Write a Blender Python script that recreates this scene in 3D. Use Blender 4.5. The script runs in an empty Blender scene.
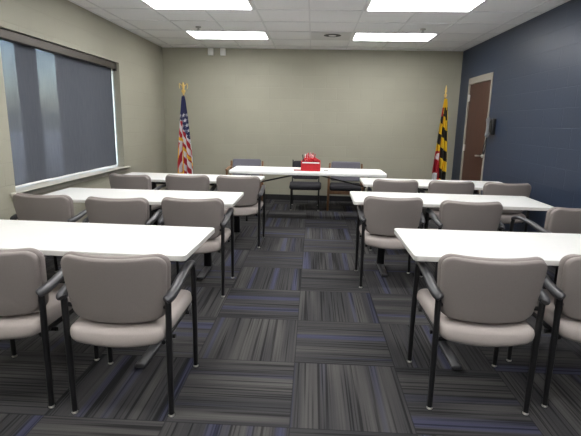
import bpy, bmesh, math, random
from mathutils import Vector, Matrix
random.seed(7)
S = bpy.context.scene
COL = S.collection
PI = math.pi

# ------------------------------------------------------------------ room numbers (metres)
W1, W2, YB, YF, H = -2.679, 2.505, 8.217, -1.6, 2.638
WT = 0.2

# ------------------------------------------------------------------ materials
def mat(name, col, rough=0.6, metal=0.0, spec=0.5):
    m = bpy.data.materials.new(name); m.use_nodes = True
    b = m.node_tree.nodes['Principled BSDF']
    b.inputs['Base Color'].default_value = (*col, 1)
    b.inputs['Roughness'].default_value = rough
    b.inputs['Metallic'].default_value = metal
    b.inputs['Specular IOR Level'].default_value = spec
    return m

def noisy(name, col, rough=0.8, amt=0.12, scale=60, bump=0.15, spec=0.3, stretch=(1, 1, 1), metal=0.0):
    m = mat(name, col, rough, metal, spec); nt = m.node_tree; n = nt.nodes; l = nt.links
    b = n['Principled BSDF']
    tc = n.new('ShaderNodeTexCoord'); mp = n.new('ShaderNodeMapping'); mp.inputs['Scale'].default_value = stretch
    nz = n.new('ShaderNodeTexNoise'); nz.inputs['Scale'].default_value = scale; nz.inputs['Detail'].default_value = 4
    l.new(tc.outputs['Object'], mp.inputs['Vector']); l.new(mp.outputs['Vector'], nz.inputs['Vector'])
    r = n.new('ShaderNodeMapRange'); r.inputs['From Min'].default_value = 0.25; r.inputs['From Max'].default_value = 0.75
    r.inputs['To Min'].default_value = 1 - amt; r.inputs['To Max'].default_value = 1 + amt
    l.new(nz.outputs['Fac'], r.inputs['Value'])
    mx = n.new('ShaderNodeVectorMath'); mx.operation = 'SCALE'; mx.inputs[0].default_value = col
    l.new(r.outputs['Result'], mx.inputs['Scale']); l.new(mx.outputs['Vector'], b.inputs['Base Color'])
    bp = n.new('ShaderNodeBump'); bp.inputs['Strength'].default_value = bump; bp.inputs['Distance'].default_value = 0.004
    l.new(nz.outputs['Fac'], bp.inputs['Height']); l.new(bp.outputs['Normal'], b.inputs['Normal'])
    return m

def block_wall(name, col, axis, rough=0.55, spec=0.35):
    """painted concrete block: 0.4 x 0.2 m courses, tooled joints"""
    m = mat(name, col, rough, 0, spec); nt = m.node_tree; n = nt.nodes; l = nt.links
    b = n['Principled BSDF']
    g = n.new('ShaderNodeNewGeometry'); sp = n.new('ShaderNodeSeparateXYZ'); cb = n.new('ShaderNodeCombineXYZ')
    l.new(g.outputs['Position'], sp.inputs[0])
    l.new(sp.outputs[axis], cb.inputs[0]); l.new(sp.outputs['Z'], cb.inputs[1])
    br = n.new('ShaderNodeTexBrick')
    br.inputs['Scale'].default_value = 1; br.inputs['Brick Width'].default_value = 0.4; br.inputs['Row Height'].default_value = 0.2
    br.inputs['Mortar Size'].default_value = 0.005; br.inputs['Mortar Smooth'].default_value = 0.6
    br.inputs['Color1'].default_value = (1, 1, 1, 1); br.inputs['Color2'].default_value = (0.97, 0.97, 0.97, 1)
    br.inputs['Mortar'].default_value = (0.95, 0.95, 0.95, 1)
    l.new(cb.outputs[0], br.inputs['Vector'])
    nz = n.new('ShaderNodeTexNoise'); nz.inputs['Scale'].default_value = 2.2; nz.inputs['Detail'].default_value = 3
    l.new(g.outputs['Position'], nz.inputs['Vector'])
    r = n.new('ShaderNodeMapRange'); r.inputs['To Min'].default_value = 0.94; r.inputs['To Max'].default_value = 1.06
    l.new(nz.outputs['Fac'], r.inputs['Value'])
    m1 = n.new('ShaderNodeVectorMath'); m1.operation = 'MULTIPLY'; m1.inputs[1].default_value = col
    l.new(br.outputs['Color'], m1.inputs[0])
    m2 = n.new('ShaderNodeVectorMath'); m2.operation = 'SCALE'
    l.new(m1.outputs[0], m2.inputs[0]); l.new(r.outputs[0], m2.inputs['Scale'])
    l.new(m2.outputs[0], b.inputs['Base Color'])
    fine = n.new('ShaderNodeTexNoise'); fine.inputs['Scale'].default_value = 90
    l.new(g.outputs['Position'], fine.inputs['Vector'])
    b1 = n.new('ShaderNodeBump'); b1.inputs['Strength'].default_value = 0.25; b1.inputs['Distance'].default_value = 0.003
    l.new(fine.outputs['Fac'], b1.inputs['Height'])
    b2 = n.new('ShaderNodeBump'); b2.invert = True; b2.inputs['Strength'].default_value = 0.45; b2.inputs['Distance'].default_value = 0.004
    l.new(br.outputs['Fac'], b2.inputs['Height']); l.new(b1.outputs[0], b2.inputs['Normal'])
    l.new(b2.outputs[0], b.inputs['Normal'])
    return m

def carpet():
    m = mat('carpet_tiles', (0.03, 0.03, 0.03), 0.95, 0, 0.1); nt = m.node_tree; n = nt.nodes; l = nt.links
    b = n['Principled BSDF']
    def math_(op, a, bb=None, cc=None):
        k = n.new('ShaderNodeMath'); k.operation = op
        for i, v in enumerate((a, bb, cc)):
            if v is None: continue
            if isinstance(v, (int, float)): k.inputs[i].default_value = v
            else: l.new(v, k.inputs[i])
        return k.outputs[0]
    g = n.new('ShaderNodeNewGeometry'); sp = n.new('ShaderNodeSeparateXYZ'); l.new(g.outputs['Position'], sp.inputs[0])
    T = 0.59
    u = math_('DIVIDE', math_('ADD', sp.outputs['X'], 0.07), T)
    v = math_('DIVIDE', math_('SUBTRACT', sp.outputs['Y'], 2.455), T)
    iu, iv = math_('FLOOR', u), math_('FLOOR', v)
    fu, fv = math_('FRACT', u), math_('FRACT', v)
    par = math_('FLOORED_MODULO', math_('ADD', iu, iv), 2.0)      # 1 -> stripes run along Y
    def mix(f, a, c):
        return math_('ADD', math_('MULTIPLY', a, math_('SUBTRACT', 1.0, f)), math_('MULTIPLY', c, f))
    t = mix(par, fv, fu); s = mix(par, fu, fv)
    seed = math_('ADD', math_('MULTIPLY', iu, 7.31), math_('MULTIPLY', iv, 13.77))
    def noise(a, bsc, detail=2.0, off=0.0):
        c = n.new('ShaderNodeCombineXYZ')
        l.new(math_('MULTIPLY', t, a), c.inputs[0]); l.new(math_('MULTIPLY', s, bsc), c.inputs[1])
        l.new(math_('ADD', seed, off), c.inputs[2])
        z = n.new('ShaderNodeTexNoise'); z.inputs['Scale'].default_value = 1.0; z.inputs['Detail'].default_value = detail
        l.new(c.outputs[0], z.inputs['Vector']); return z.outputs['Fac']
    def ramp(src, pts):
        r = n.new('ShaderNodeValToRGB'); l.new(src, r.inputs[0]); e = r.color_ramp.elements
        while len(e) < len(pts): e.new(0.5)
        for el, (p, c) in zip(e, pts): el.position = p; el.color = (*c, 1)
        return r.outputs['Color']
    def cmix(f, a, c, mode='MIX'):
        k = n.new('ShaderNodeMix'); k.data_type = 'RGBA'; k.blend_type = mode
        ins = [i for i in k.inputs if i.type == 'RGBA']
        if isinstance(f, float): k.inputs[0].default_value = f
        else: l.new(f, k.inputs[0])
        l.new(a, ins[0]); l.new(c, ins[1])
        return [o for o in k.outputs if o.type == 'RGBA'][0]
    broad = ramp(noise(5.5, 0.35, 1.5), [(0.33, (0.034, 0.034, 0.037)), (0.5, (0.048, 0.047, 0.049)), (0.68, (0.074, 0.072, 0.071))])
    blue = ramp(noise(6.0, 0.15, 0.5, 40.0), [(0.58, (0, 0, 0)), (0.68, (1, 1, 1))])
    bcol = n.new('ShaderNodeRGB'); bcol.outputs[0].default_value = (0.054, 0.058, 0.118, 1)
    bw = n.new('ShaderNodeSeparateColor'); l.new(blue, bw.inputs[0])
    c1 = cmix(math_('MULTIPLY', bw.outputs[0], 0.55), broad, bcol.outputs[0])
    streak = ramp(noise(48.0, 0.6, 1.0, 80.0), [(0.34, (0.42, 0.42, 0.42)), (0.45, (0.92, 0.92, 0.92)), (0.66, (1.15, 1.14, 1.12))])
    c2 = cmix(1.0, c1, streak, 'MULTIPLY')
    pile = n.new('ShaderNodeTexNoise'); pile.inputs['Scale'].default_value = 420
    l.new(g.outputs['Position'], pile.inputs['Vector'])
    pr = ramp(pile.outputs['Fac'], [(0.3, (0.8, 0.8, 0.8)), (0.7, (1.15, 1.15, 1.15))])
    c3 = cmix(1.0, c2, pr, 'MULTIPLY')
    eu = math_('MINIMUM', math_('MINIMUM', fu, math_('SUBTRACT', 1.0, fu)), math_('MINIMUM', fv, math_('SUBTRACT', 1.0, fv)))
    seam = math_('LESS_THAN', eu, 0.006)
    dk = n.new('ShaderNodeRGB'); dk.outputs[0].default_value = (0.018, 0.018, 0.02, 1)
    c4 = cmix(math_('MULTIPLY', seam, 0.6), c3, dk.outputs[0])
    l.new(c4, b.inputs['Base Color'])
    bp = n.new('ShaderNodeBump'); bp.inputs['Strength'].default_value = 0.4; bp.inputs['Distance'].default_value = 0.003
    l.new(pile.outputs['Fac'], bp.inputs['Height']); l.new(bp.outputs[0], b.inputs['Normal'])
    return m

def emit(name, col, strength):
    m = bpy.data.materials.new(name); m.use_nodes = True; nt = m.node_tree
    nt.nodes.remove(nt.nodes['Principled BSDF'])
    e = nt.nodes.new('ShaderNodeEmission'); e.inputs[0].default_value = (*col, 1); e.inputs[1].default_value = strength
    nt.links.new(e.outputs[0], nt.nodes['Material Output'].inputs[0]); return m

def shade_fabric():
    m = bpy.data.materials.new('screen_fabric'); m.use_nodes = True; nt = m.node_tree; n = nt.nodes; l = nt.links
    b = n['Principled BSDF']; b.inputs['Roughness'].default_value = 0.85; b.inputs['Specular IOR Level'].default_value = 0.15
    g = n.new('ShaderNodeNewGeometry'); mp = n.new('ShaderNodeMapping'); mp.inputs['Scale'].default_value = (1, 70, 6)
    nz = n.new('ShaderNodeTexNoise'); nz.inputs['Scale'].default_value = 1.0; nz.inputs['Detail'].default_value = 3
    l.new(g.outputs['Position'], mp.inputs[0]); l.new(mp.outputs[0], nz.inputs['Vector'])
    r = n.new('ShaderNodeValToRGB'); r.color_ramp.elements[0].position = 0.3; r.color_ramp.elements[1].position = 0.7
    r.color_ramp.elements[0].color = (0.076, 0.084, 0.104, 1); r.color_ramp.elements[1].color = (0.094, 0.101, 0.120, 1)
    l.new(nz.outputs['Fac'], r.inputs[0]); l.new(r.outputs[0], b.inputs['Base Color'])
    tr = n.new('ShaderNodeBsdfTransparent'); mx = n.new('ShaderNodeMixShader')
    f = n.new('ShaderNodeMapRange'); f.inputs['From Min'].default_value = 0.3; f.inputs['From Max'].default_value = 0.7
    f.inputs['To Min'].default_value = 0.005; f.inputs['To Max'].default_value = 0.014
    l.new(nz.outputs['Fac'], f.inputs[0]); l.new(f.outputs[0], mx.inputs[0])
    l.new(b.outputs[0], mx.inputs[1]); l.new(tr.outputs[0], mx.inputs[2])
    l.new(mx.outputs[0], n['Material Output'].inputs[0]); return m

def glass():
    m = bpy.data.materials.new('window_glass'); m.use_nodes = True; nt = m.node_tree; n = nt.nodes; l = nt.links
    n.remove(n['Principled BSDF'])
    tr = n.new('ShaderNodeBsdfTransparent'); tr.inputs[0].default_value = (0.9, 0.93, 0.95, 1)
    gl = n.new('ShaderNodeBsdfGlossy'); gl.inputs['Roughness'].default_value = 0.02
    mx = n.new('ShaderNodeMixShader'); mx.inputs[0].default_value = 0.06
    l.new(tr.outputs[0], mx.inputs[1]); l.new(gl.outputs[0], mx.inputs[2]); l.new(mx.outputs[0], n['Material Output'].inputs[0])
    return m

def wood(name, c1, c2, axis='Z', scale=6):
    m = mat(name, c1, 0.42, 0, 0.4); nt = m.node_tree; n = nt.nodes; l = nt.links; b = n['Principled BSDF']
    tc = n.new('ShaderNodeTexCoord'); mp = n.new('ShaderNodeMapping')
    mp.inputs['Scale'].default_value = {'Z': (9, 9, 0.7), 'X': (0.7, 9, 9), 'Y': (9, 0.7, 9)}[axis]
    nz = n.new('ShaderNodeTexNoise'); nz.inputs['Scale'].default_value = scale; nz.inputs['Detail'].default_value = 5
    r = n.new('ShaderNodeValToRGB'); r.color_ramp.elements[0].position = 0.3; r.color_ramp.elements[1].position = 0.7
    r.color_ramp.elements[0].color = (*c1, 1); r.color_ramp.elements[1].color = (*c2, 1)
    l.new(tc.outputs['Object'], mp.inputs[0]); l.new(mp.outputs[0], nz.inputs['Vector']); l.new(nz.outputs['Fac'], r.inputs[0])
    l.new(r.outputs[0], b.inputs['Base Color']); return m

M = dict(
    beige=block_wall('beige_block_paint', (0.335, 0.325, 0.262), 'X'),
    beige_side=block_wall('beige_block_paint_side', (0.335, 0.325, 0.262), 'Y'),
    navy=block_wall('navy_block_paint', (0.0205, 0.032, 0.061), 'Y', 0.42, 0.5),
    carpet=carpet(),
    tile=noisy('ceiling_tile', (0.95, 0.95, 0.945), 0.9, 0.02, 180, 0.1, 0.1),
    tbar=mat('ceiling_tee', (0.82, 0.82, 0.82), 0.5),
    basebd=mat('black_vinyl_base', (0.012, 0.012, 0.014), 0.5),
    white_trim=mat('white_enamel', (0.75, 0.75, 0.74), 0.45),
    sill=noisy('beige_sill', (0.50, 0.48, 0.42), 0.5, 0.06, 30, 0.05),
    lamp=emit('lamp_diffuser', (1.0, 0.988, 0.968), 9.6),
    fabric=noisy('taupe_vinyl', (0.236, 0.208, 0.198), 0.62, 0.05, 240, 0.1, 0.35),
    seatfab_lit=noisy('taupe_vinyl_seat_lit', (0.365, 0.325, 0.306), 0.62, 0.05, 240, 0.1, 0.35),  # same vinyl as the backs, lightened for the light falling on seats
    black=noisy('black_powder_coat', (0.010, 0.010, 0.011), 0.42, 0.1, 200, 0.05, 0.45),
    arm=noisy('charcoal_urethane', (0.048, 0.048, 0.053), 0.36, 0.1, 200, 0.1, 0.5),
    glide=mat('steel_glide', (0.62, 0.60, 0.56), 0.3, 0.9),
    lam=noisy('white_laminate', (0.66, 0.66, 0.65), 0.38, 0.02, 40, 0.02, 0.45),
    edge=mat('pale_grey_edge_band', (0.62, 0.61, 0.585), 0.45),
    plastic=noisy('white_plastic', (0.86, 0.86, 0.85), 0.5, 0.02, 90, 0.08, 0.4),
    shade=shade_fabric(), glass=glass(),
    bronze=noisy('dark_bronze_metal', (0.075, 0.066, 0.058), 0.38, 0.15, 4, 0.02, 0.5, (1, 0.3, 8), 0.55),
    frame_grey=mat('dark_window_frame', (0.03, 0.03, 0.033), 0.5),
    door=wood('door_veneer', (0.044, 0.017, 0.011), (0.068, 0.026, 0.017)),
    doorframe=mat('tan_door_frame', (0.28, 0.255, 0.215), 0.5),
    steel=mat('satin_steel', (0.62, 0.62, 0.62), 0.28, 0.95),
    phone=mat('black_phone_plastic', (0.012, 0.012, 0.014), 0.35),
    phone_grey=mat('grey_phone_handset', (0.16, 0.16, 0.17), 0.3),
    phone_face=mat('grey_phone_face', (0.28, 0.28, 0.30), 0.35),
    oak=wood('oak_frame', (0.17, 0.085, 0.042), (0.24, 0.125, 0.062), 'Z'),
    greyfab=noisy('blue_grey_fabric', (0.155, 0.152, 0.180), 0.9, 0.15, 260, 0.2, 0.15),
    darkfab=noisy('black_and_shaded_fabric', (0.028, 0.027, 0.032), 0.8, 0.15, 260, 0.2, 0.2),
    red=noisy('red_paper', (0.46, 0.018, 0.026), 0.5, 0.12, 30, 0.05),
    redtissue=noisy('red_tissue', (0.55, 0.03, 0.04), 0.7, 0.2, 40, 0.2),
    pink=mat('pink_paper', (0.70, 0.30, 0.32), 0.6),
    white=mat('white_paper', (0.78, 0.78, 0.78), 0.6),
    darkred=mat('dark_red_paper', (0.23, 0.02, 0.035), 0.6),
    greypaper=mat('grey_paper', (0.45, 0.45, 0.44), 0.6),
    gold=noisy('brass', (0.86, 0.64, 0.24), 0.3, 0.1, 30, 0.02, 0.5, (1, 1, 1), 0.75),
    polewood=wood('pole_oak', (0.28, 0.15, 0.06), (0.36, 0.2, 0.09)),
    f_navy=mat('flag_navy', (0.018, 0.022, 0.090), 0.7), f_white=mat('flag_white', (0.70, 0.70, 0.72), 0.7),
    f_red=mat('flag_red', (0.42, 0.014, 0.028), 0.7), f_gold=mat('flag_fringe', (0.72, 0.42, 0.03), 0.7),
    f_yellow=mat('flag_yellow', (0.74, 0.50, 0.02), 0.7), f_black=mat('flag_black', (0.012, 0.012, 0.012), 0.7),
    sprink=mat('sprinkler_metal', (0.45, 0.44, 0.43), 0.4, 0.5),
    vent_dark=mat('vent_dark', (0.03, 0.03, 0.03), 0.6),
    concrete=noisy('outdoor_paving', (0.42, 0.42, 0.40), 0.9, 0.1, 3, 0.1),
    blocker=noisy('daylight_blocker_dark', (0.060, 0.056, 0.055), 0.95, 0.2, 5, 0.2, 0.05),
)

# ------------------------------------------------------------------ builders
def link(name, bm, m, parent=None, smooth=True, angle=0.7):
    me = bpy.data.meshes.new(name)
    bmesh.ops.recalc_face_normals(bm, faces=bm.faces[:])
    bm.to_mesh(me); bm.free()
    for k in (m if isinstance(m, (list, tuple)) else [m]): me.materials.append(k)
    if smooth:
        for p in me.polygons: p.use_smooth = True
        me.set_sharp_from_angle(angle=angle)
    o = bpy.data.objects.new(name, me); COL.objects.link(o)
    if parent is not None: o.parent = parent
    return o

def struct(o):
    o['kind'] = 'structure'; return o

def tag(o, label, cat, group=None):
    o['label'] = label; o['category'] = cat
    if group: o['group'] = group
    return o

def thing(name, label, cat, loc=(0, 0, 0), rz=0.0, group=None):
    o = bpy.data.objects.new(name, None); o.empty_display_size = 0.1
    COL.objects.link(o); o.location = loc; o.rotation_euler = (0, 0, rz)
    return tag(o, label, cat, group)

def dup(root, loc, rz, label, group=None):
    def rec(o, parent):
        c = o.copy(); COL.objects.link(c)
        if parent is not None: c.parent = parent
        for ch in o.children: rec(ch, c)
        return c
    kids = list(root.children)
    c = root.copy(); COL.objects.link(c)
    for ch in kids: rec(ch, c)
    c.location = loc; c.rotation_euler = (0, 0, rz); c['label'] = label
    if group: c['group'] = group
    return c

def box(bm, x0, x1, y0, y1, z0, z1, bevel=0.0, seg=2, mi=0):
    r = bmesh.ops.create_cube(bm, size=1.0)
    vs = r['verts']
    for v in vs:
        v.co = Vector(((x0 + x1) / 2 + v.co.x * (x1 - x0), (y0 + y1) / 2 + v.co.y * (y1 - y0), (z0 + z1) / 2 + v.co.z * (z1 - z0)))
    fs = list({f for v in vs for f in v.link_faces})
    for f in fs: f.material_index = mi
    if bevel > 0:
        es = list({e for v in vs for e in v.link_edges})
        bmesh.ops.bevel(bm, geom=es, offset=bevel, segments=seg, affect='EDGES', profile=0.5)

def sweep(bm, pts, radii, n=12, cap=True, up=(1, 0, 0), smooth_n=0):
    """elliptical section swept along pts. radii: list of (ra, rb); ra along 'side', rb along normal"""
    P = [Vector(p) for p in pts]
    if not isinstance(radii, list): radii = [radii] * len(P)
    R = [(r, r) if not isinstance(r, tuple) else r for r in radii]
    if smooth_n:
        NP, NR = [], []
        for i in range(len(P) - 1):
            p0, p1, p2, p3 = P[max(i - 1, 0)], P[i], P[i + 1], P[min(i + 2, len(P) - 1)]
            for k in range(smooth_n):
                t = k / smooth_n
                NP.append(0.5 * ((2 * p1) + (p2 - p0) * t + (2 * p0 - 5 * p1 + 4 * p2 - p3) * t * t + (3 * p1 - p0 - 3 * p2 + p3) * t ** 3))
                NR.append(tuple(R[i][j] * (1 - t) + R[i + 1][j] * t for j in (0, 1)))
        NP.append(P[-1]); NR.append(R[-1]); P, R = NP, NR
    rings = []
    for i, p in enumerate(P):
        d = (P[min(i + 1, len(P) - 1)] - P[max(i - 1, 0)]).normalized()
        u = Vector(up) - d * d.dot(Vector(up))
        if u.length < 1e-3: u = d.orthogonal()
        u.normalize(); w = d.cross(u)
        rings.append([bm.verts.new(p + u * (R[i][0] * math.cos(2 * PI * k / n)) + w * (R[i][1] * math.sin(2 * PI * k / n))) for k in range(n)])
    for a, b in zip(rings, rings[1:]):
        for k in range(n): bm.faces.new((a[k], a[(k + 1) % n], b[(k + 1) % n], b[k]))
    if cap:
        bm.faces.new(rings[0][::-1]); bm.faces.new(rings[-1])

def cyl(bm, c, r, z0, z1, n=16, r2=None):
    sweep(bm, [(c[0], c[1], z0), (c[0], c[1], z1)], [r, r if r2 is None else r2], n)

def lathe(bm, prof, c=(0, 0), n=20):
    rings = [[bm.verts.new((c[0] + r * math.cos(2 * PI * k / n), c[1] + r * math.sin(2 * PI * k / n), z)) for k in range(n)] for r, z in prof]
    for a, b in zip(rings, rings[1:]):
        for k in range(n): bm.faces.new((a[k], a[(k + 1) % n], b[(k + 1) % n], b[k]))
    bm.faces.new(rings[0][::-1]); bm.faces.new(rings[-1])

def outline(x0b, x0t, hb, ht, rt, rb, inset=0.0, nseg=8, ne=8):
    """rounded trapezoid: half width x0b at v=hb, x0t at v=ht; returns loop of (u,v)"""
    a = [(-x0b + inset, hb + inset), (x0b - inset, hb + inset), (x0t - inset, ht - inset), (-x0t + inset, ht - inset)]
    rs = [max(rb - inset, 0.004)] * 2 + [max(rt - inset, 0.004)] * 2
    pts = []
    for i in range(4):
        p = Vector(a[i]); q = Vector(a[i - 1]); s = Vector(a[(i + 1) % 4])
        d1 = (q - p).normalized(); d2 = (s - p).normalized()
        ang = d1.angle(d2); L = rs[i] / math.tan(ang / 2)
        A = p + d1 * L; B = p + d2 * L
        cdir = (d1 + d2).normalized(); C = p + cdir * (rs[i] / math.sin(ang / 2))
        va, vb = A - C, B - C
        tot = va.angle(vb); sg = 1 if va.x * vb.y - va.y * vb.x > 0 else -1
        for k in range(nseg + 1):
            t = sg * tot * k / nseg
            pts.append(C + Vector((va.x * math.cos(t) - va.y * math.sin(t), va.x * math.sin(t) + va.y * math.cos(t))))
        nx = Vector(a[(i + 1) % 4]); r2 = rs[(i + 1) % 4]
        d1n = (p - nx).normalized(); d2n = (Vector(a[(i + 2) % 4]) - nx).normalized()
        Bn = nx + d1n * (r2 / math.tan(d1n.angle(d2n) / 2))
        for k in range(1, ne): pts.append(B + (Bn - B) * (k / ne))
    return pts

def pillow(bm, args, prof, fn, cap_scale=(0.75, 0.5, 0.25)):
    """prof: list of (inset, t) from the back centre edge round to the front; fn(u,v,t)->xyz"""
    loops = []
    for ins, t in prof:
        loops.append([bm.verts.new(fn(p.x, p.y, t)) for p in outline(*args, inset=ins)])
    n = len(loops[0])
    for a, b in zip(loops, loops[1:]):
        for k in range(n): bm.faces.new((a[k], a[(k + 1) % n], b[(k + 1) % n], b[k]))
    for which in (0, -1):
        ins, t = prof[which]; base = outline(*args, inset=ins)
        cen = Vector((0, (args[2] + args[3]) / 2)); prev = loops[which]
        for s in cap_scale:
            L = [bm.verts.new(fn(*(cen + (p - cen) * s), t)) for p in base]
            for k in range(n): bm.faces.new((prev[k], prev[(k + 1) % n], L[(k + 1) % n], L[k]))
            prev = L
        c = bm.verts.new(fn(cen.x, cen.y, t))
        for k in range(n): bm.faces.new((prev[k], prev[(k + 1) % n], c))

def rounded_prof(th, r, n=5):
    """profile from t=0 face to t=th face with edge radius r"""
    out = []
    for k in range(n + 1):
        a = PI / 2 * k / n; out.append((r * (1 - math.sin(a)), r * (1 - math.cos(a))))
    for k in range(n + 1):
        a = PI / 2 * k / n; out.append((r * (1 - math.cos(a)), th - r * (1 - math.sin(a))))
    return out

# ------------------------------------------------------------------ the room
def slab(name, x0, x1, y0, y1, z0, z1, m):
    bm = bmesh.new(); box(bm, x0, x1, y0, y1, z0, z1); return struct(link(name, bm, m, smooth=False))

slab('floor', W1 - WT, W2 + WT, YF - WT, YB + WT, -0.1, 0.0, M['carpet'])
slab('wall_back', W1 - WT, W2 + WT, YB, YB + WT, 0.0, H + 0.1, M['beige'])
slab('wall_front', W1 - WT, W2 + WT, YF - WT, YF, 0.0, H + 0.1, M['white_trim'])
# left wall with the window opening
OY0, OY1, OZ0, OZ1 = 3.93, 6.345, 0.735, 2.15
bm = bmesh.new()
for b in ((YF, OY0, 0, H + 0.1), (OY1, YB, 0, H + 0.1), (OY0, OY1, 0, OZ0 - 0.03), (OY0, OY1, OZ1, H + 0.1)):
    box(bm, W1 - WT, W1, b[0], b[1], b[2], b[3])
struct(link('wall_left', bm, M['beige_side'], smooth=False))
# right wall with the door recess
DY0, DY1, DZ = 6.75, 7.75, 2.15
bm = bmesh.new()
for b in ((YF, DY0, 0, H + 0.1), (DY1, YB, 0, H + 0.1), (DY0, DY1, DZ, H + 0.1)):
    box(bm, W2, W2 + WT, b[0], b[1], b[2], b[3])
struct(link('wall_right', bm, M['navy'], smooth=False))

# baseboards
for nm, b in (('baseboard_back', (W1 + 0.008, W2 - 0.008, YB - 0.008, YB)),
              ('baseboard_left', (W1, W1 + 0.008, YF, YB)),
              ('baseboard_right', (W2 - 0.008, W2, YF, DY0)),
              ('baseboard_right_far', (W2 - 0.008, W2, DY1, YB))):
    bm = bmesh.new(); box(bm, *b, 0.0, 0.098, 0.002); struct(link(nm, bm, M['basebd'], smooth=False))

# ceiling: tiles in a tee grid, openings taken by the lamps
GX, GS, GY, GT = -0.085, 0.60, 6.70, 0.615
slab('ceiling', W1 - WT, W2 + WT, YF - WT, YB + WT, H + 0.008, H + 0.1, M['tile'])
bm = bmesh.new()
k = -6
while k < 7:
    x = GX + k * GS
    if W1 + 0.02 < x < W2 - 0.02: box(bm, x - 0.008, x + 0.008, YF, YB, H, H + 0.008)
    k += 1
k = -16
while k < 4:
    y = GY + k * GT
    if YF + 0.02 < y < YB - 0.02: box(bm, W1, W2, y - 0.008, y + 0.008, H + 0.0005, H + 0.008)
    k += 1
for b in ((W1, W1 + 0.02, YF, YB), (W2 - 0.02, W2, YF, YB), (W1, W2, YB - 0.02, YB)): box(bm, *b, H - 0.0005, H + 0.008)
struct(link('trim_1', bm, M['tbar'], smooth=False))

# lamps: 1.2 x 0.6 recessed troffers
def make_lamp(loc, label):
    t = thing('ceiling_light', label, 'ceiling light', loc, 0, 'recessed ceiling lights')
    f = bmesh.new()
    hx, hy = GS - 0.011, GT / 2 - 0.011
    for b in ((-hx, hx, -hy, -hy + 0.036), (-hx, hx, hy - 0.036, hy), (-hx, -hx + 0.036, -hy + 0.036, hy - 0.036), (hx - 0.036, hx, -hy + 0.036, hy - 0.036)):
        box(f, *b, -0.003, 0.008)
    link('frame', f, M['white_trim'], t, smooth=False)
    d = bmesh.new(); box(d, -hx + 0.036, hx - 0.036, -hy + 0.036, hy - 0.036, -0.008, 0.0075, 0.004, 2)
    link('diffuser', d, M['lamp'], t, smooth=False)
    return t
rows = [(6.70, 'far'), (6.70 - 3 * GT, 'near'), (6.70 - 6 * GT, 'out'), (6.70 - 9 * GT, 'out2'), (6.70 - 12 * GT, 'out3')]
lab = {('far', 0): 'bright ceiling light panel nearest the back wall, left of the vent',
       ('far', 1): 'bright ceiling light panel nearest the back wall, right of the vent',
       ('near', 0): 'bright ceiling light panel at the top edge of the photo, left one of two',
       ('near', 1): 'bright ceiling light panel at the top edge of the photo, right one of two',
       ('out', 0): 'ceiling light panel over the left front seats', ('out', 1): 'ceiling light panel over the right front seats',
       ('out2', 0): 'ceiling light panel overhead at the left, behind the seats', ('out2', 1): 'ceiling light panel overhead at the right, behind the seats',
       ('out3', 0): 'ceiling light panel at the rear of the room, left', ('out3', 1): 'ceiling light panel at the rear of the room, right'}
lamp0 = None
for y, key in rows:
    for j, x in enumerate((GX - 2 * GS, GX + 2 * GS)):
        loc = (x, y + GT / 2, H)
        if lamp0 is None: lamp0 = make_lamp(loc, lab[(key, j)])
        else: dup(lamp0, loc, 0, lab[(key, j)])

# ceiling vent
t = thing('ceiling_vent', 'square white ceiling vent with a dark round slot between the two far lights', 'vent', (GX + GS / 2, GY + GT / 2, H))
bm = bmesh.new(); box(bm, -GS / 2 + 0.012, GS / 2 - 0.012, -GT / 2 + 0.012, GT / 2 - 0.012, -0.004, 0.008, 0.002); link('plate', bm, M['white_trim'], t, smooth=False)
bm = bmesh.new(); lathe(bm, [(0.10, -0.007), (0.125, -0.004)], (0.02, -0.09), 28); link('slot', bm, M['vent_dark'], t)
bm = bmesh.new(); lathe(bm, [(0.03, -0.012), (0.055, -0.010), (0.055, -0.007)], (0.02, -0.09), 28); link('cone', bm, M['white_trim'], t)

def sprinkler(x, y, label):
    t = thing('fire_sprinkler', label, 'sprinkler', (x, y, H), 0, 'sprinkler heads')
    bm = bmesh.new(); lathe(bm, [(0.038, 0.008), (0.036, -0.006), (0.02, -0.012)], n=20); link('escutcheon', bm, M['sprink'], t)
    bm = bmesh.new(); cyl(bm, (0, 0), 0.010, -0.028, -0.010, 12)
    for s in (-1, 1): sweep(bm, [(s * 0.010, 0, -0.018), (s * 0.016, 0, -0.026), (s * 0.008, 0, -0.036)], 0.003, 8)
    link('head', bm, M['sprink'], t)
    bm = bmesh.new(); lathe(bm, [(0.020, -0.038), (0.020, -0.035)], n=20); link('deflector', bm, M['sprink'], t)
sprinkler(-1.60, 6.46, 'small metal sprinkler head beside the far left ceiling light')
sprinkler(1.412, 6.45, 'small metal sprinkler head in front of the far right ceiling light')

# ------------------------------------------------------------------ window
wx = W1 - 0.17
bm = bmesh.new()
fr = [(OY0, OY0 + 0.05), (4.415, 4.67), (5.22, 5.33), (OY1 - 0.05, OY1)]
for a, b in fr: box(bm, wx - 0.03, wx + 0.03, a, b, OZ0, OZ1, 0.004)
for z0, z1 in ((OZ0, OZ0 + 0.04), (OZ1 - 0.06, OZ1)):
    box(bm, wx - 0.029, wx + 0.029, OY0 + 0.001, OY1 - 0.001, z0, z1, 0.004)
wf = struct(link('window_1', bm, M['frame_grey'], smooth=False))
for a, b in ((OY0 + 0.045, 4.42), (4.665, 5.225), (5.325, OY1 - 0.045)):
    bm = bmesh.new(); box(bm, wx - 0.004, wx + 0.004, a, b, OZ0 + 0.035, OZ1 - 0.055); link('pane', bm, M['glass'], wf, smooth=False)
bm = bmesh.new(); box(bm, W1 - WT, W1 + 0.055, OY0 - 0.0, OY1 + 0.0, OZ0 - 0.03, OZ0, 0.004)
box(bm, W1 + 0.0005, W1 + 0.055, OY0 - 0.09, OY1 + 0.09, OZ0 - 0.03, OZ0 + 0.0005, 0.006)
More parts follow.
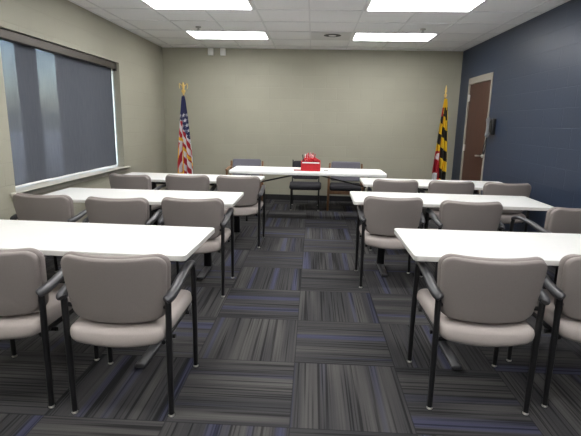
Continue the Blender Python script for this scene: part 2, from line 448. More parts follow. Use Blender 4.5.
box(bm, W1 + 0.0005, W1 + 0.022, OY0 - 0.07, OY1 + 0.07, OZ0 - 0.062, OZ0 - 0.0305, 0.003)
o = struct(link('trim_2', bm, M['sill'], smooth=False))

# roller shade in the recess
sx = W1 - 0.105
t = thing('roller_shade', 'grey see-through roller shade pulled down over the left window', 'window shade', (sx, (OY0 + OY1) / 2, OZ1))
bm = bmesh.new(); hy = (OY1 - OY0) / 2
NY, NZ = 40, 24
g = [[bm.verts.new((0.004 * math.sin(i * 0.55) * j / NZ, -hy + 0.012 + (2 * hy - 0.032) * i / NY, -0.06 - (OZ1 - OZ0 - 0.075) * j / NZ)) for j in range(NZ + 1)] for i in range(NY + 1)]
for i in range(NY):
    for j in range(NZ): bm.faces.new((g[i][j], g[i + 1][j], g[i + 1][j + 1], g[i][j + 1]))
link('shade_fabric', bm, M['shade'], t)
bm = bmesh.new(); sweep(bm, [(0, -hy + 0.015, -(OZ1 - OZ0) + 0.018), (0, hy - 0.022, -(OZ1 - OZ0) + 0.018)], (0.008, 0.012), 12); link('hem_bar', bm, M['white_trim'], t)
bm = bmesh.new()
box(bm, 0.012, 0.075, -hy + 0.004, hy - 0.004, -0.085, -0.002, 0.006)
box(bm, -0.03, 0.012, -hy + 0.004, hy - 0.004, -0.05, -0.002, 0.004)
link('fascia', bm, M['bronze'], t, smooth=False)
bm = bmesh.new(); sweep(bm, [(0.006, -hy + 0.006, -0.055), (0.006, hy - 0.006, -0.055)], 0.03, 16); link('roller_tube', bm, M['bronze'], t)
for s in (-1, 1):
    bm = bmesh.new(); box(bm, -0.028, 0.07, s * (hy - 0.002) - 0.0018, s * (hy - 0.002) + 0.0018, -0.11, -0.004); link('end_bracket', bm, M['bronze'], t, smooth=False)

# outdoors behind the shade; dark wall added to block daylight on its right part
bm = bmesh.new(); box(bm, -30, W1 - WT, -25, 60, -0.3, -0.12); struct(link('ground', bm, M['concrete'], smooth=False))
bm = bmesh.new(); box(bm, -6.25, -6.0, 11.1, 24, -0.12, 7.0); struct(link('wall_daylight_blocker', bm, M['blocker'], smooth=False))

# ------------------------------------------------------------------ door
bm = bmesh.new()
box(bm, W2 - 0.012, W2 + 0.12, DY0, DY0 + 0.05, 0, DZ, 0.004); box(bm, W2 - 0.012, W2 + 0.12, DY1 - 0.05, DY1, 0, DZ, 0.004)
box(bm, W2 - 0.012, W2 + 0.12, DY0 + 0.05, DY1 - 0.05, DZ - 0.10, DZ, 0.004)
box(bm, W2 + 0.055, W2 + 0.12, DY0 + 0.05, DY0 + 0.066, 0, DZ - 0.1); box(bm, W2 + 0.055, W2 + 0.12, DY1 - 0.066, DY1 - 0.05, 0, DZ - 0.1)
struct(link('trim_3', bm, M['doorframe'], smooth=False))
bm = bmesh.new(); box(bm, W2 + 0.008, W2 + 0.053, DY0 + 0.053, DY1 - 0.053, 0.008, DZ - 0.103, 0.003)
dr = struct(link('door_1', bm, M['door'], smooth=False))
hyy, hz = DY0 + 0.115, 0.97
bm = bmesh.new()
sweep(bm, [(W2 + 0.008, hyy, hz), (W2 - 0.004, hyy, hz)], 0.030, 20)
sweep(bm, [(W2 - 0.002, hyy, hz), (W2 - 0.055, hyy, hz), (W2 - 0.062, hyy + 0.02, hz), (W2 - 0.06, hyy + 0.07, hz - 0.003), (W2 - 0.056, hyy + 0.125, hz - 0.006)],
      [0.011, 0.011, 0.011, (0.009, 0.013), (0.008, 0.012)], 12, smooth_n=4)
link('door_handle', bm, M['steel'], dr)
for z in (0.25, 1.05, 1.84):
    bm = bmesh.new(); cyl(bm, (W2 - 0.004, DY1 - 0.0515), 0.008, z - 0.055, z + 0.055, 12); box(bm, W2 - 0.0035, W2 + 0.0078, DY1 - 0.083, DY1 - 0.0515, z - 0.05, z + 0.05)
    link('hinge', bm, M['steel'], dr, smooth=False)
bm = bmesh.new(); box(bm, W2 + 0.125, W2 + WT, DY0, DY1, 0, DZ); struct(link('wall_door_back', bm, M['navy'], smooth=False))

# wall phone
t = thing('wall_phone', 'black wall telephone with coiled cord on the navy wall beside the brown door', 'telephone', (W2, 6.56, 1.40))
bm = bmesh.new(); box(bm, -0.055, 0, -0.095, 0.095, -0.115, 0.105, 0.012, 3); link('phone_body', bm, M['phone'], t)
bm = bmesh.new(); box(bm, -0.060, -0.054, -0.005, 0.085, -0.085, 0.085, 0.003); pf = link('keypad', bm, M['phone_face'], t)
bm = bmesh.new()
for i in range(4):
    for j in range(3): box(bm, -0.0635, -0.0595, 0.008 + j * 0.024, 0.024 + j * 0.024, -0.07 + i * 0.022, -0.055 + i * 0.022, 0.001, 1)
link('buttons', bm, M['phone'], pf, smooth=False)
bm = bmesh.new()
sweep(bm, [(-0.075, -0.05, 0.115), (-0.098, -0.05, 0.09), (-0.092, -0.05, 0.04), (-0.088, -0.05, -0.02), (-0.092, -0.05, -0.08), (-0.100, -0.05, -0.12), (-0.078, -0.05, -0.135)],
      [(0.020, 0.016), (0.028, 0.022), (0.022, 0.016), (0.02, 0.014), (0.022, 0.016), (0.028, 0.022), (0.020, 0.016)], 14, smooth_n=5)
box(bm, -0.085, -0.052, -0.065, -0.035, 0.075, 0.1, 0.004); box(bm, -0.085, -0.052, -0.065, -0.035, -0.105, -0.085, 0.004)
link('handset', bm, M['phone_grey'], t)
bm = bmesh.new(); pts = []
path = [Vector(p) for p in ((-0.09, -0.05, -0.14), (-0.085, -0.03, -0.26), (-0.075, 0.03, -0.36), (-0.06, 0.10, -0.39), (-0.05, 0.15, -0.32), (-0.04, 0.12, -0.2), (-0.03, 0.06, -0.112))]
for i in range(241):
    f = i / 240 * (len(path) - 1); k = min(int(f), len(path) - 2); a = f - k
    p0, p1, p2, p3 = path[max(k - 1, 0)], path[k], path[k + 1], path[min(k + 2, len(path) - 1)]
    p = 0.5 * ((2 * p1) + (p2 - p0) * a + (2 * p0 - 5 * p1 + 4 * p2 - p3) * a * a + (3 * p1 - p0 - 3 * p2 + p3) * a ** 3)
    an = i * 2 * PI / 6
    pts.append(p + Vector((0.007 * math.cos(an), 0.007 * math.sin(an), 0)))
sweep(bm, pts, 0.0045, 5); link('coiled_cord', bm, M['phone'], t)

# two small boxes at the top of the back wall
def wall_box(x, label):
    t = thing('wall_box', label, 'wall box', (x, YB, 2.575), 0, 'small boxes under the ceiling')
    bm = bmesh.new(); box(bm, -0.045, 0.045, -0.05, 0, -0.06, 0.056, 0.006, 3); link('housing', bm, M['white_trim'], t)
    bm = bmesh.new(); box(bm, -0.034, 0.034, -0.056, -0.049, -0.048, 0.044, 0.003); link('cover', bm, M['white_trim'], t)
wall_box(-1.82, 'small white box high on the back wall, left one of the pair')
wall_box(-1.605, 'small white box high on the back wall, right one of the pair')

# ------------------------------------------------------------------ chair
def bend(u, v, t):
    # backrest: v is height along the back, t thickness (0 = rear face), curved round the sitter
    vv = v + (0.012 * min(1, abs(u) / 0.24) ** 2 if v > 0.72 else (0.016 * ((u / 0.22) ** 2 - 1) if v < 0.56 else 0))
    y = -0.012 + t + 0.75 * u * u - 0.21 * (v - 0.50) + 0.12 * (v - 0.5) ** 2
    return (u, y, vv)
def make_chair(label):
    c = thing('meeting_armchair', label, 'chair', (0, 0, 0), 0, 'taupe armchairs at the seminar tables')
    # back: shell (rear pad) with a slightly larger cushion in front
    bm = bmesh.new(); pillow(bm, (0.218, 0.245, 0.488, 0.797, 0.056, 0.066), rounded_prof(0.034, 0.014), lambda u, v, t: bend(u, v, t), (0.8, 0.6, 0.4, 0.2))
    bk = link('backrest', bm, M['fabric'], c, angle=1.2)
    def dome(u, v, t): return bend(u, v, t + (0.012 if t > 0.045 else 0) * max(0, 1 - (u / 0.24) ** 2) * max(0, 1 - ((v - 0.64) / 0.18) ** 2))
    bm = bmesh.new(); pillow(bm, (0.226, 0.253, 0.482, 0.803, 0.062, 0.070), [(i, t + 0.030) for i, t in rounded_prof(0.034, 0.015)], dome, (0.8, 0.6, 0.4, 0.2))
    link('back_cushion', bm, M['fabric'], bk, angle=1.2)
    # seat
    def seatf(u, v, t):
        z = 0.393 + t
        if t > 0.05: z += 0.014 * max(0, 1 - (u / 0.26) ** 2) * max(0, 1 - ((v - 0.25) / 0.30) ** 2)
        if t < 0.05: z += -0.016 * max(0, 1 - (u / 0.22) ** 2) * max(0, 1 - (v + 0.03) / 0.22)
        z -= 0.55 * max(0, v - 0.44) ** 1.5 + 0.16 * max(0, 0.10 - v) * max(0, 1 - (u / 0.23) ** 2)
        return (u, v, z)
    bm = bmesh.new(); pillow(bm, (0.225, 0.246, -0.038, 0.492, 0.06, 0.05), rounded_prof(0.072, 0.032, 7), seatf, (0.85, 0.7, 0.55, 0.4, 0.2))
    link('seat', bm, M['seatfab_lit'], c, angle=1.2)
    # frame under the seat: two side rails and two cross tubes
    for sd in (-1, 1):
        bm = bmesh.new(); sweep(bm, [(sd * 0.205, 0.02, 0.374), (sd * 0.21, 0.2, 0.374), (sd * 0.215, 0.44, 0.374)], 0.011, 10); link('side_rail', bm, M['black'], c)
    for y in (0.10, 0.38):
        bm = bmesh.new(); sweep(bm, [(-0.24, y, 0.368), (0.24, y, 0.368)], 0.011, 10); link('cross_rail', bm, M['black'], c)
    # legs
    for sd in (-1, 1):
        bm = bmesh.new(); sweep(bm, [(sd * 0.236, 0, 0.012), (sd * 0.238, 0, 0.35), (sd * 0.241, 0.0, 0.605)], [(0.0125, 0.0145), (0.0145, 0.017), (0.0145, 0.017)], 14)
        lg = link('leg', bm, M['black'], c)
        bm = bmesh.new(); lathe(bm, [(0.0135, 0.0), (0.0150, 0.004), (0.010, 0.013)], (sd * 0.236, 0), 14); link('foot_glide', bm, M['glide'], lg)
        bm = bmesh.new(); sweep(bm, [(sd * 0.250, 0.455, 0.012), (sd * 0.252, 0.450, 0.35), (sd * 0.251, 0.440, 0.59), (sd * 0.251, 0.424, 0.628)], [(0.0125, 0.0145), (0.0145, 0.017), (0.0145, 0.017), (0.0135, 0.015)], 14)
        lg = link('leg', bm, M['black'], c)
        bm = bmesh.new(); lathe(bm, [(0.0135, 0.0), (0.0150, 0.004), (0.010, 0.013)], (sd * 0.250, 0.455), 14); link('foot_glide', bm, M['glide'], lg)
        bm = bmesh.new()
        sweep(bm, [(sd * 0.238, -0.026, 0.600), (sd * 0.243, -0.018, 0.604), (sd * 0.249, 0.02, 0.609), (sd * 0.254, 0.09, 0.622), (sd * 0.257, 0.17, 0.643), (sd * 0.258, 0.27, 0.655), (sd * 0.255, 0.36, 0.654), (sd * 0.252, 0.425, 0.638), (sd * 0.250, 0.446, 0.618)],
              [(0.014, 0.012), (0.023, 0.020), (0.026, 0.023), (0.025, 0.020), (0.024, 0.017), (0.023, 0.016), (0.022, 0.016), (0.019, 0.015), (0.012, 0.008)], 16, smooth_n=5)
        link('armrest', bm, M['arm'], c)
        bm = bmesh.new(); sweep(bm, [(sd * 0.241, 0.0, 0.56), (sd * 0.20, 0.038, 0.545)], 0.011, 10); link('back_bracket', bm, M['black'], c)
    return c

R = math.radians
# x, y of the rear feet, turn, label
chairs = [
    (-0.880, 1.905, R(1.5), 'taupe armchair in the nearest left row, whole back in view by the aisle'),
    (-1.487, 1.93, R(0.5), 'taupe armchair in the nearest left row, cut off by the left photo edge'),
    (-0.93, 3.43, R(2), 'taupe armchair at the second left table, at its aisle end'),
    (-1.505, 3.36, R(1), 'taupe armchair in the middle of the second left table'),
    (-2.13, 3.41, R(-5), 'taupe armchair at the second left table, closest to the shaded window'),
    (-0.815, 4.93, R(1), 'taupe armchair at the third left table, at its aisle end near the black braces'),
    (-1.385, 4.92, R(0), 'taupe armchair at the third left table, below the stars-and-stripes flag'),
    (-2.01, 4.85, R(-9), 'taupe armchair at the third left table, at the end of the window sill'),
    (0.864, 2.065, R(-1), 'taupe armchair in the nearest right row, whole back in view by the aisle'),
    (1.463, 2.12, R(-3), 'taupe armchair in the nearest right row, cut off by the right photo edge'),
    (0.690, 3.755, R(-2), 'taupe armchair at the second right table, at its aisle end'),
    (1.300, 3.65, R(-1), 'taupe armchair in the middle of the second right table'),
    (2.06, 3.50, R(10), 'taupe armchair at the second right table, cut off by the photo edge'),
    (0.925, 4.97, R(-1), 'taupe armchair at the third right table, at its aisle end'),
    (1.536, 4.985, R(0), 'taupe armchair at the third right table, in front of the brown door'),
    (2.12, 4.95, R(-3), 'taupe armchair at the third right table, closest to the navy wall'),
]
c0 = None
for x, y, rz, lb in chairs:
    if c0 is None:
        c0 = make_chair(lb); c0.location = (x, y, 0); c0.rotation_euler = (0, 0, rz)
    else: dup(c0, (x, y, 0), rz, lb)

# ------------------------------------------------------------------ seminar tables
TW, TD, TH = 1.715, 0.633, 0.735
def make_table(label):
    t = thing('seminar_table', label, 'table', (0, 0, 0), 0, 'white seminar tables')
    args = (TW / 2, TW / 2, -TD / 2, TD / 2, 0.025, 0.025)
    bm = bmesh.new(); pillow(bm, args, rounded_prof(0.030, 0.004, 3), lambda u, v, q: (u, v, TH - 0.030 + q))
    for f in bm.faces:
        cz = f.calc_center_median().z
        f.material_index = 0 if cz > TH - 0.0035 else 1
    link('tabletop', bm, [M['lam'], M['edge']], t, angle=0.6)
    for s in (-1, 1):
        x = s * (TW / 2 - 0.33)
        bm = bmesh.new(); box(bm, x - 0.035, x + 0.035, 0.145, 0.19, 0.03, TH - 0.05, 0.008); lg = link('leg', bm, M['black'], t)
        bm = bmesh.new(); box(bm, x - 0.03, x + 0.03, -0.17, 0.27, 0.006, 0.034, 0.010, 3)
        for y in (-0.14, 0.24): cyl(bm, (x, y), 0.014, 0.0, 0.008, 12)
        link('foot_bar', bm, M['arm'], lg)
        bm = bmesh.new(); box(bm, x - 0.04, x + 0.04, -0.10, 0.27, TH - 0.052, TH - 0.030, 0.006); link('mounting_plate', bm, M['black'], lg)
    bm = bmesh.new(); box(bm, -TW / 2 + 0.365, TW / 2 - 0.365, 0.155, 0.180, TH - 0.12, TH - 0.07, 0.004); link('cross_rail', bm, M['black'], t)
    return t
def table_center(ax, ay, rz, s):
    # (ax, ay): the aisle-side far corner
    ex = Vector((math.cos(rz), math.sin(rz))); ey = Vector((math.sin(rz), -math.cos(rz)))
    p = Vector((ax, ay)) + ex * (s * TW / 2) + ey * (TD / 2); return (p.x, p.y, 0)
tabs = [
    (-0.604, 2.776, -0.030, -1, 'white laminate table nearest the camera, left of the aisle'),
    (-0.645, 4.270, 0.005, -1, 'white laminate table in the second row, left of the aisle by the shaded window'),
    (-0.589, 5.643, -0.020, -1, 'white laminate table in the third row, left of the aisle'),
    (0.546, 2.917, 0.0, 1, 'white laminate table nearest the camera, right of the aisle'),
    (0.385, 4.540, -0.020, 1, 'white laminate table in the second row, right of the aisle'),
    (0.600, 5.729, -0.020, 1, 'white laminate table in the third row, right of the aisle before the brown door'),
]
t0 = None
for ax, ay, rz, s, lb in tabs:
    loc = table_center(ax, ay, rz, s)
    if t0 is None:
        t0 = make_table(lb); t0.location = loc; t0.rotation_euler = (0, 0, rz)
    else: dup(t0, loc, rz, lb)

# ------------------------------------------------------------------ front folding table
FW, FD = 2.19, 0.66
t = thing('folding_table', 'long white plastic folding table across the front with the red box on it', 'table', (-1.158 + FW / 2, 6.88 - FD / 2, 0))
bm = bmesh.new(); pillow(bm, (FW / 2, FW / 2, -FD / 2, FD / 2, 0.05, 0.05), rounded_prof(0.050, 0.012, 4), lambda u, v, q: (u, v, TH - 0.050 + q)); link('tabletop', bm, M['plastic'], t)
for s in (-1, 1):
    x = s * (FW / 2 - 0.24)
    for yy in (-0.24, 0.24):
        bm = bmesh.new()
        sweep(bm, [(x, yy, TH - 0.051), (x, yy, 0.02)], 0.013, 12)
        lg = link('leg', bm, M['black'], t)
        bm = bmesh.new(); lathe(bm, [(0.016, 0.0), (0.016, 0.03)], (x, yy), 12); link('foot_cap', bm, M['black'], lg)
    bm = bmesh.new()
    for z in (0.62, 0.12): sweep(bm, [(x, -0.24, z), (x, 0.24, z)], 0.010, 10)
    link('leg_crossbar', bm, M['black'], t)
    bm = bmesh.new(); sweep(bm, [(x, 0, 0.50), (x - s * 0.78, 0, TH - 0.055)], 0.011, 10); sweep(bm, [(x, 0, 0.505), (x, 0, 0.62)], 0.010, 8)
    link('folding_brace', bm, M['black'], t)

# ------------------------------------------------------------------ chairs behind the front table (facing the room)
def oak_chair(x, y, rz, label):
    c = thing('wooden_armchair', label, 'chair', (x, y, 0), rz, 'oak framed armchairs at the front table')   # local -Y is forward
    for s in (-1, 1):
        bm = bmesh.new()
        sweep(bm, [(s * 0.275, 0.0, 0), (s * 0.275, -0.01, 0.45), (s * 0.270, 0.045, 0.73)], [(0.016, 0.02), (0.018, 0.024), (0.017, 0.018)], 12, smooth_n=4); link('leg', bm, M['oak'], c)
        bm = bmesh.new(); sweep(bm, [(s * 0.275, -0.47, 0), (s * 0.275, -0.465, 0.62)], [(0.016, 0.018), (0.018, 0.022)], 12); link('leg', bm, M['oak'], c)
        bm = bmesh.new(); sweep(bm, [(s * 0.275, 0.03, 0.635), (s * 0.278, -0.2, 0.640), (s * 0.278, -0.50, 0.625)], [(0.020, 0.012), (0.026, 0.013), (0.024, 0.012)], 12, smooth_n=4); link('armrest', bm, M['oak'], c)
        bm = bmesh.new(); box(bm, s * 0.275 - 0.011, s * 0.275 + 0.011, -0.46, -0.01, 0.275, 0.33, 0.004); link('side_rail', bm, M['oak'], c)
    bm = bmesh.new()
    pillow(bm, (0.245, 0.245, 0.44, 0.765, 0.03, 0.03), rounded_prof(0.05, 0.02), lambda u, v, q: (u, -0.03 + q + 0.17 * (v - 0.48) - 0.25 * u * u + 0.01, v)); link('backrest', bm, M['greyfab'], c, angle=1.2)
    bm = bmesh.new(); pillow(bm, (0.255, 0.255, -0.50, -0.01, 0.04, 0.03), rounded_prof(0.08, 0.03), lambda u, v, q: (u, v, 0.335 + q)); link('seat', bm, M['darkfab'], c, angle=1.2)  # black seat colour stands in for shade under the front table
    for y0, y1 in ((-0.03, -0.008), (-0.475, -0.452)):
        bm = bmesh.new(); box(bm, -0.26, 0.26, y0, y1, 0.275, 0.336, 0.004); link('seat_rail', bm, M['oak'], c)
oak_chair(-1.13, 7.78, R(2), 'oak armchair with blue-grey back behind the left end of the folding table')
oak_chair(0.57, 7.72, R(-3), 'oak armchair with blue-grey back behind the folding table, right of the red box')

c = thing('side_chair', 'black armless chair with metal legs behind the red box', 'chair', (-0.105, 7.66, 0), 0)
for s in (-1, 1):
    bm = bmesh.new(); sweep(bm, [(s * 0.225, -0.43, 0.012), (s * 0.225, -0.42, 0.36)], 0.011, 12); lg = link('leg', bm, M['black'], c)
    bm = bmesh.new(); lathe(bm, [(0.014, 0.0), (0.012, 0.014)], (s * 0.225, -0.43), 12); link('foot_glide', bm, M['glide'], lg)
    bm = bmesh.new(); sweep(bm, [(s * 0.225, 0.05, 0.012), (s * 0.225, 0.0, 0.40), (s * 0.222, 0.045, 0.78)], 0.011, 12, smooth_n=4); lg = link('leg', bm, M['black'], c)
    bm = bmesh.new(); lathe(bm, [(0.014, 0.0), (0.012, 0.014)], (s * 0.225, 0.05), 12); link('foot_glide', bm, M['glide'], lg)
bm = bmesh.new(); pillow(bm, (0.255, 0.268, -0.46, 0.02, 0.04, 0.06), rounded_prof(0.085, 0.035), lambda u, v, q: (u, v, 0.335 + q)); link('seat', bm, M['darkfab'], c, angle=1.2)
bm = bmesh.new(); pillow(bm, (0.22, 0.225, 0.46, 0.765, 0.04, 0.04), rounded_prof(0.045, 0.02), lambda u, v, q: (u, -0.035 + q + 0.14 * (v - 0.48) - 0.3 * u * u + 0.02, v)); link('backrest', bm, M['darkfab'], c, angle=1.2)
bm = bmesh.new(); sweep(bm, [(-0.225, 0.0, 0.35), (0.225, 0.0, 0.35)], 0.010, 10); sweep(bm, [(-0.225, -0.42, 0.35), (0.225, -0.42, 0.35)], 0.010, 10)
for s in (-1, 1): sweep(bm, [(s * 0.225, -0.42, 0.35), (s * 0.225, 0.0, 0.35)], 0.010, 10)
link('seat_frame', bm, M['black'], c)

# ------------------------------------------------------------------ things on the front table
bx0, by0 = -0.02, 6.43
t = thing('gift_box', 'open red box with white band holding red and pink paper on the front table', 'box', (bx0, by0, TH), R(-2))
bm = bmesh.new(); w, d, h, k = 0.135, 0.09, 0.135, 0.004
box(bm, -w, w, -d, -d + k, 0, h); box(bm, -w, w, d - k, d, 0, h); box(bm, -w, -w + k, -d + k, d - k, 0, h); box(bm, w - k, w, -d + k, d - k, 0, h); box(bm, -w + k, w - k, -d + k, d - k, 0, k)
link('carton', bm, M['red'], t, smooth=False)
bm = bmesh.new(); box(bm, -w + 0.016, w - 0.012, -d - 0.0015, -d - 0.0002, h - 0.026, h - 0.010); link('white_band', bm, M['white'], t, smooth=False)
bm = bmesh.new()
vs = [bm.verts.new(p) for p in ((-w, d, h), (w, d, h), (0.055, d + 0.02, h + 0.045), (-0.085, d + 0.02, h + 0.045))]
vt = [bm.verts.new(v.co + Vector((0, 0.004, 0.001))) for v in vs]
bm.faces.new(vs); bm.faces.new(vt[::-1])
for i in range(4): bm.faces.new((vs[i], vs[(i + 1) % 4], vt[(i + 1) % 4], vt[i]))
link('lid_flap', bm, M['red'], t, smooth=False)
rng = random.Random(3)
def crumple(name, m, cx, cy, cz, r, hh):
    bm = bmesh.new(); bmesh.ops.create_icosphere(bm, subdivisions=3, radius=1)
    for v in bm.verts:
        f = 0.72 + 0.28 * math.sin(9 * v.co.x + 5 * v.co.z) * math.cos(7 * v.co.y - 3 * v.co.x) + rng.uniform(-0.12, 0.12)
        v.co = Vector((cx + v.co.x * r * f, cy + v.co.y * r * 0.8 * f, cz + v.co.z * hh * f))
    link(name, bm, m, t, smooth=False)
crumple('tissue_paper', M['redtissue'], -0.02, 0.0, h + 0.015, 0.085, 0.055)
crumple('tissue_paper', M['redtissue'], -0.055, 0.01, h + 0.05, 0.045, 0.05)
crumple('tissue_paper', M['pink'], 0.0, 0.0, h + 0.055, 0.045, 0.05)
for i, (x, y, lean, ln, m) in enumerate([(-0.10, -0.02, -0.15, 0.09, 'darkfab'), (-0.07, 0.0, -0.12, 0.10, 'white'), (-0.035, 0.02, -0.05, 0.115, 'redtissue'), (-0.01, -0.01, 0.02, 0.12, 'pink'),
                                         (0.015, 0.02, 0.10, 0.115, 'redtissue'), (0.035, 0.0, 0.2, 0.10, 'red'), (-0.055, -0.02, 0.05, 0.11, 'pink')]):
    bm = bmesh.new(); sweep(bm, [(x, y, 0.01), (x + lean * 0.03, y, h), (x + lean * 0.12, y - 0.005, h + ln)], [0.008, 0.008, 0.006], 8); link('paper_stick', bm, M[m], t)
bm = bmesh.new(); box(bm, -0.065, 0.065, -0.03, 0.03, 0, 0.012, 0.003)
o = link('notepad', bm, M['darkred'], smooth=False); o.location = (-0.195, 6.39, TH); o.rotation_euler = (0, 0, R(4)); tag(o, 'flat dark red pad lying left of the red box', 'notepad')
bm = bmesh.new(); box(bm, -0.03, 0.03, -0.02, 0.02, 0, 0.010, 0.002)
o = link('card_stack', bm, M['greypaper'], smooth=False); o.location = (0.20, 6.46, TH); o.rotation_euler = (0, 0, R(-10)); tag(o, 'small grey card lying right of the red box', 'card')

# ------------------------------------------------------------------ flags
def flag(name, label, loc, paint, finial, mats, ztop, zbot, wl, wr):
    t = thing(name, label, 'flag', loc)
    bm = bmesh.new(); lathe(bm, [(0.14, 0.0), (0.14, 0.02), (0.10, 0.045), (0.035, 0.06), (0.025, 0.11), (0.018, 0.12)], n=28); link('floor_base', bm, M['gold'], t)
    bm = bmesh.new(); cyl(bm, (0, 0), 0.0125, 0.06, ztop + 0.06, 14); link('pole', bm, M['polewood'], t)
    finial(t, ztop + 0.05)
    # cloth: pleated, bunched on the pole at the top and flaring downwards; f runs across the folds, g down the drop
    bm = bmesh.new(); NF, NG = 90, 120; grid = []
    for i in range(NF + 1):
        f = i / NF; rowv = []
        for j in range(NG + 1):
            g = j / NG
            drop = zbot(f)
            z = ztop - (ztop - drop) * g
            spread = 0.16 + 0.84 * min(1, g * 1.25) ** 0.75
            x = (-wl + (wl + wr) * f) * spread
            amp = 0.014 + 0.040 * min(1, g * 1.3)
            y = -0.030 - amp * (0.6 + math.sin(f * 6.5 * PI + 1.2 * g) * 0.75 + 0.25 * math.sin(f * 13 * PI + 3 * g))
            x += 0.010 * math.cos(f * 6.5 * PI + 1.2 * g) * spread
            rowv.append(bm.verts.new((x, y, z)))
        grid.append(rowv)
    for i in range(NF):
        for j in range(NG):
            fc = bm.faces.new((grid[i][j], grid[i + 1][j], grid[i + 1][j + 1], grid[i][j + 1]))
            fc.material_index = paint((i + 0.5) / NF, (j + 0.5) / NG)
    cl = link('flag_cloth', bm, mats, t, angle=3.0)
    sol = cl.modifiers.new('thick', 'SOLIDIFY'); sol.thickness = 0.002
    return t

def star_at(x, y):
    # five pointed stars in staggered rows; x, y in canton units
    r = math.floor(y); cx = x - (0.5 if r % 2 else 0.0); dx = cx - math.floor(cx) - 0.5; dy = y - r - 0.5
    a = math.atan2(dx, -dy); rad = math.hypot(dx, dy)
    k = (a + PI / 5) % (2 * PI / 5) - PI / 5
    return rad < 0.19 / (0.45 + 0.55 * abs(k) / (PI / 5)) * 1.0
def us_paint(f, g):
    z = g
    # the fly falls forward: fringe edge on the left fold and a second one lower right
    if f < 0.42 and 0.525 < g + 0.10 * (0.42 - f) < 0.565: return 3
    if f < 0.42 and g > 0.56:
        if g > 0.93: return 3
        q = (f * 1.2 + g * 1.8) * 4.2
        return 3 if (f > 0.36 and g > 0.62) else (2 if math.floor(q) % 2 == 0 else 3 if f < 0.1 else 1)
    edge = 0.62 + 0.42 * (f - 0.42)
    if f >= 0.42 and edge < g < edge + 0.045: return 3
    # canton
    if g < 0.30 + 0.30 * f and not (f < 0.25 and g > 0.30):
        if g > 0.2 and star_at(f * 5.0 + g * 3, g * 15): return 1
        return 0
    q = (g * 1.0 - f * 0.52) * 11.5
    return 2 if math.floor(q) % 2 == 0 else 1
def md_paint(f, g):
    if g > 0.60 and f < 0.50 + 0.10 * (g - 0.6):
        # red and white cross-ended quarter
        q = math.hypot((f - 0.30) * 1.1, (g - 0.665) * 3.2)
        if q < 0.13 and f < 0.42: return 1
        if g > 0.86 and f < 0.34 + (g - 0.86): return 1
        return 2
    if g < 0.10: return 3
    # yellow and black vertical bars counterchanged along a diagonal
    q = math.floor((g * 8.2) - f * 1.2) + math.floor(f * 2.0 + 0.15)
    if f < 0.3 and 0.10 < g < 0.2: return 2
    return 3 if q % 2 == 0 else 0
def eagle(t, z):
    bm = bmesh.new(); lathe(bm, [(0.014, z - 0.03), (0.02, z), (0.034, z + 0.02), (0.034, z + 0.045), (0.012, z + 0.065), (0.022, z + 0.075)], n=18)
    fin = link('finial', bm, M['gold'], t)
    bm = bmesh.new()
    sweep(bm, [(0, 0.005, z + 0.07), (0, 0.0, z + 0.10), (0, -0.008, z + 0.135), (0, -0.01, z + 0.16), (0, -0.03, z + 0.168)], [0.012, 0.024, 0.022, 0.014, 0.006], 12, smooth_n=3)
    for s in (-1, 1):
        sweep(bm, [(s * 0.012, 0, z + 0.115), (s * 0.045, 0.004, z + 0.135), (s * 0.066, 0.006, z + 0.155), (s * 0.070, 0.008, z + 0.10), (s * 0.058, 0.008, z + 0.065)], [(0.010, 0.006), (0.022, 0.006), (0.018, 0.005), (0.016, 0.004), (0.004, 0.003)], 10, up=(0, 1, 0), smooth_n=4)
    link('eagle', bm, M['gold'], fin)
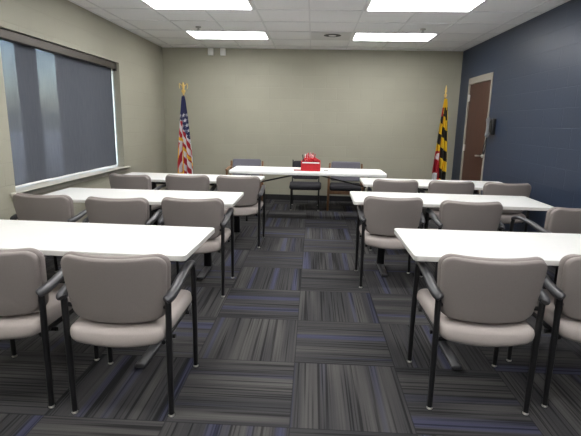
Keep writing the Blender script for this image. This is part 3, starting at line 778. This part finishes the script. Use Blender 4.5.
def spear(t, z):
    bm = bmesh.new(); lathe(bm, [(0.013, z - 0.03), (0.022, z), (0.022, z + 0.02), (0.010, z + 0.03), (0.012, z + 0.04), (0.018, z + 0.07), (0.012, z + 0.11), (0.003, z + 0.165)], n=16)
    link('finial', bm, M['gold'], t)
flag('standing_flag', 'stars-and-stripes flag with gold fringe and eagle-topped pole in the left back corner', (-2.208, 7.80, 0), us_paint, eagle,
     [M['f_navy'], M['f_white'], M['f_red'], M['f_gold']], 1.80, lambda f: 0.40 + 0.10 * f, 0.115, 0.155)
flag('standing_flag', 'yellow, black, red and white state flag on a pole in the right back corner', (2.155, 7.80, 0), md_paint, spear,
     [M['f_black'], M['f_white'], M['f_red'], M['f_yellow']], 1.83, lambda f: 0.40 + 0.05 * f, 0.135, 0.105)

# ------------------------------------------------------------------ daylight
w = bpy.data.worlds.new('sky'); S.world = w; w.use_nodes = True
nt = w.node_tree; bg = nt.nodes['Background']
sky = nt.nodes.new('ShaderNodeTexSky'); sky.sky_type = 'NISHITA'; sky.sun_disc = False
sky.sun_elevation = R(38); sky.sun_rotation = R(150); sky.air_density = 1.0; sky.dust_density = 2.5
nt.links.new(sky.outputs[0], bg.inputs[0]); bg.inputs[1].default_value = 4.0

# ------------------------------------------------------------------ camera
f_px, pitch, yaw, roll = 451.5, 0.2087, 0.0456, 0.0203
fw0 = Vector((-math.sin(yaw), math.cos(yaw), 0)); right = Vector((math.cos(yaw), math.sin(yaw), 0))
fwd = fw0 * math.cos(pitch) + Vector((0, 0, -math.sin(pitch))); up = right.cross(fwd)
r2 = right * math.cos(roll) + up * math.sin(roll); u2 = up * math.cos(roll) - right * math.sin(roll)
cam = bpy.data.cameras.new('camera'); co = bpy.data.objects.new('camera', cam); COL.objects.link(co)
co.matrix_world = Matrix(((r2.x, u2.x, -fwd.x, 0), (r2.y, u2.y, -fwd.y, 0), (r2.z, u2.z, -fwd.z, 1.40), (0, 0, 0, 1)))
cam.sensor_fit = 'HORIZONTAL'; cam.sensor_width = 36.0; cam.lens = f_px * 36.0 / 581.0; cam.clip_start = 0.05
S.camera = co

vs = S.view_settings
vs.view_transform = 'Standard'; vs.look = 'None'; vs.gamma = 1.0; vs.use_curve_mapping = False; vs.exposure = 0.90
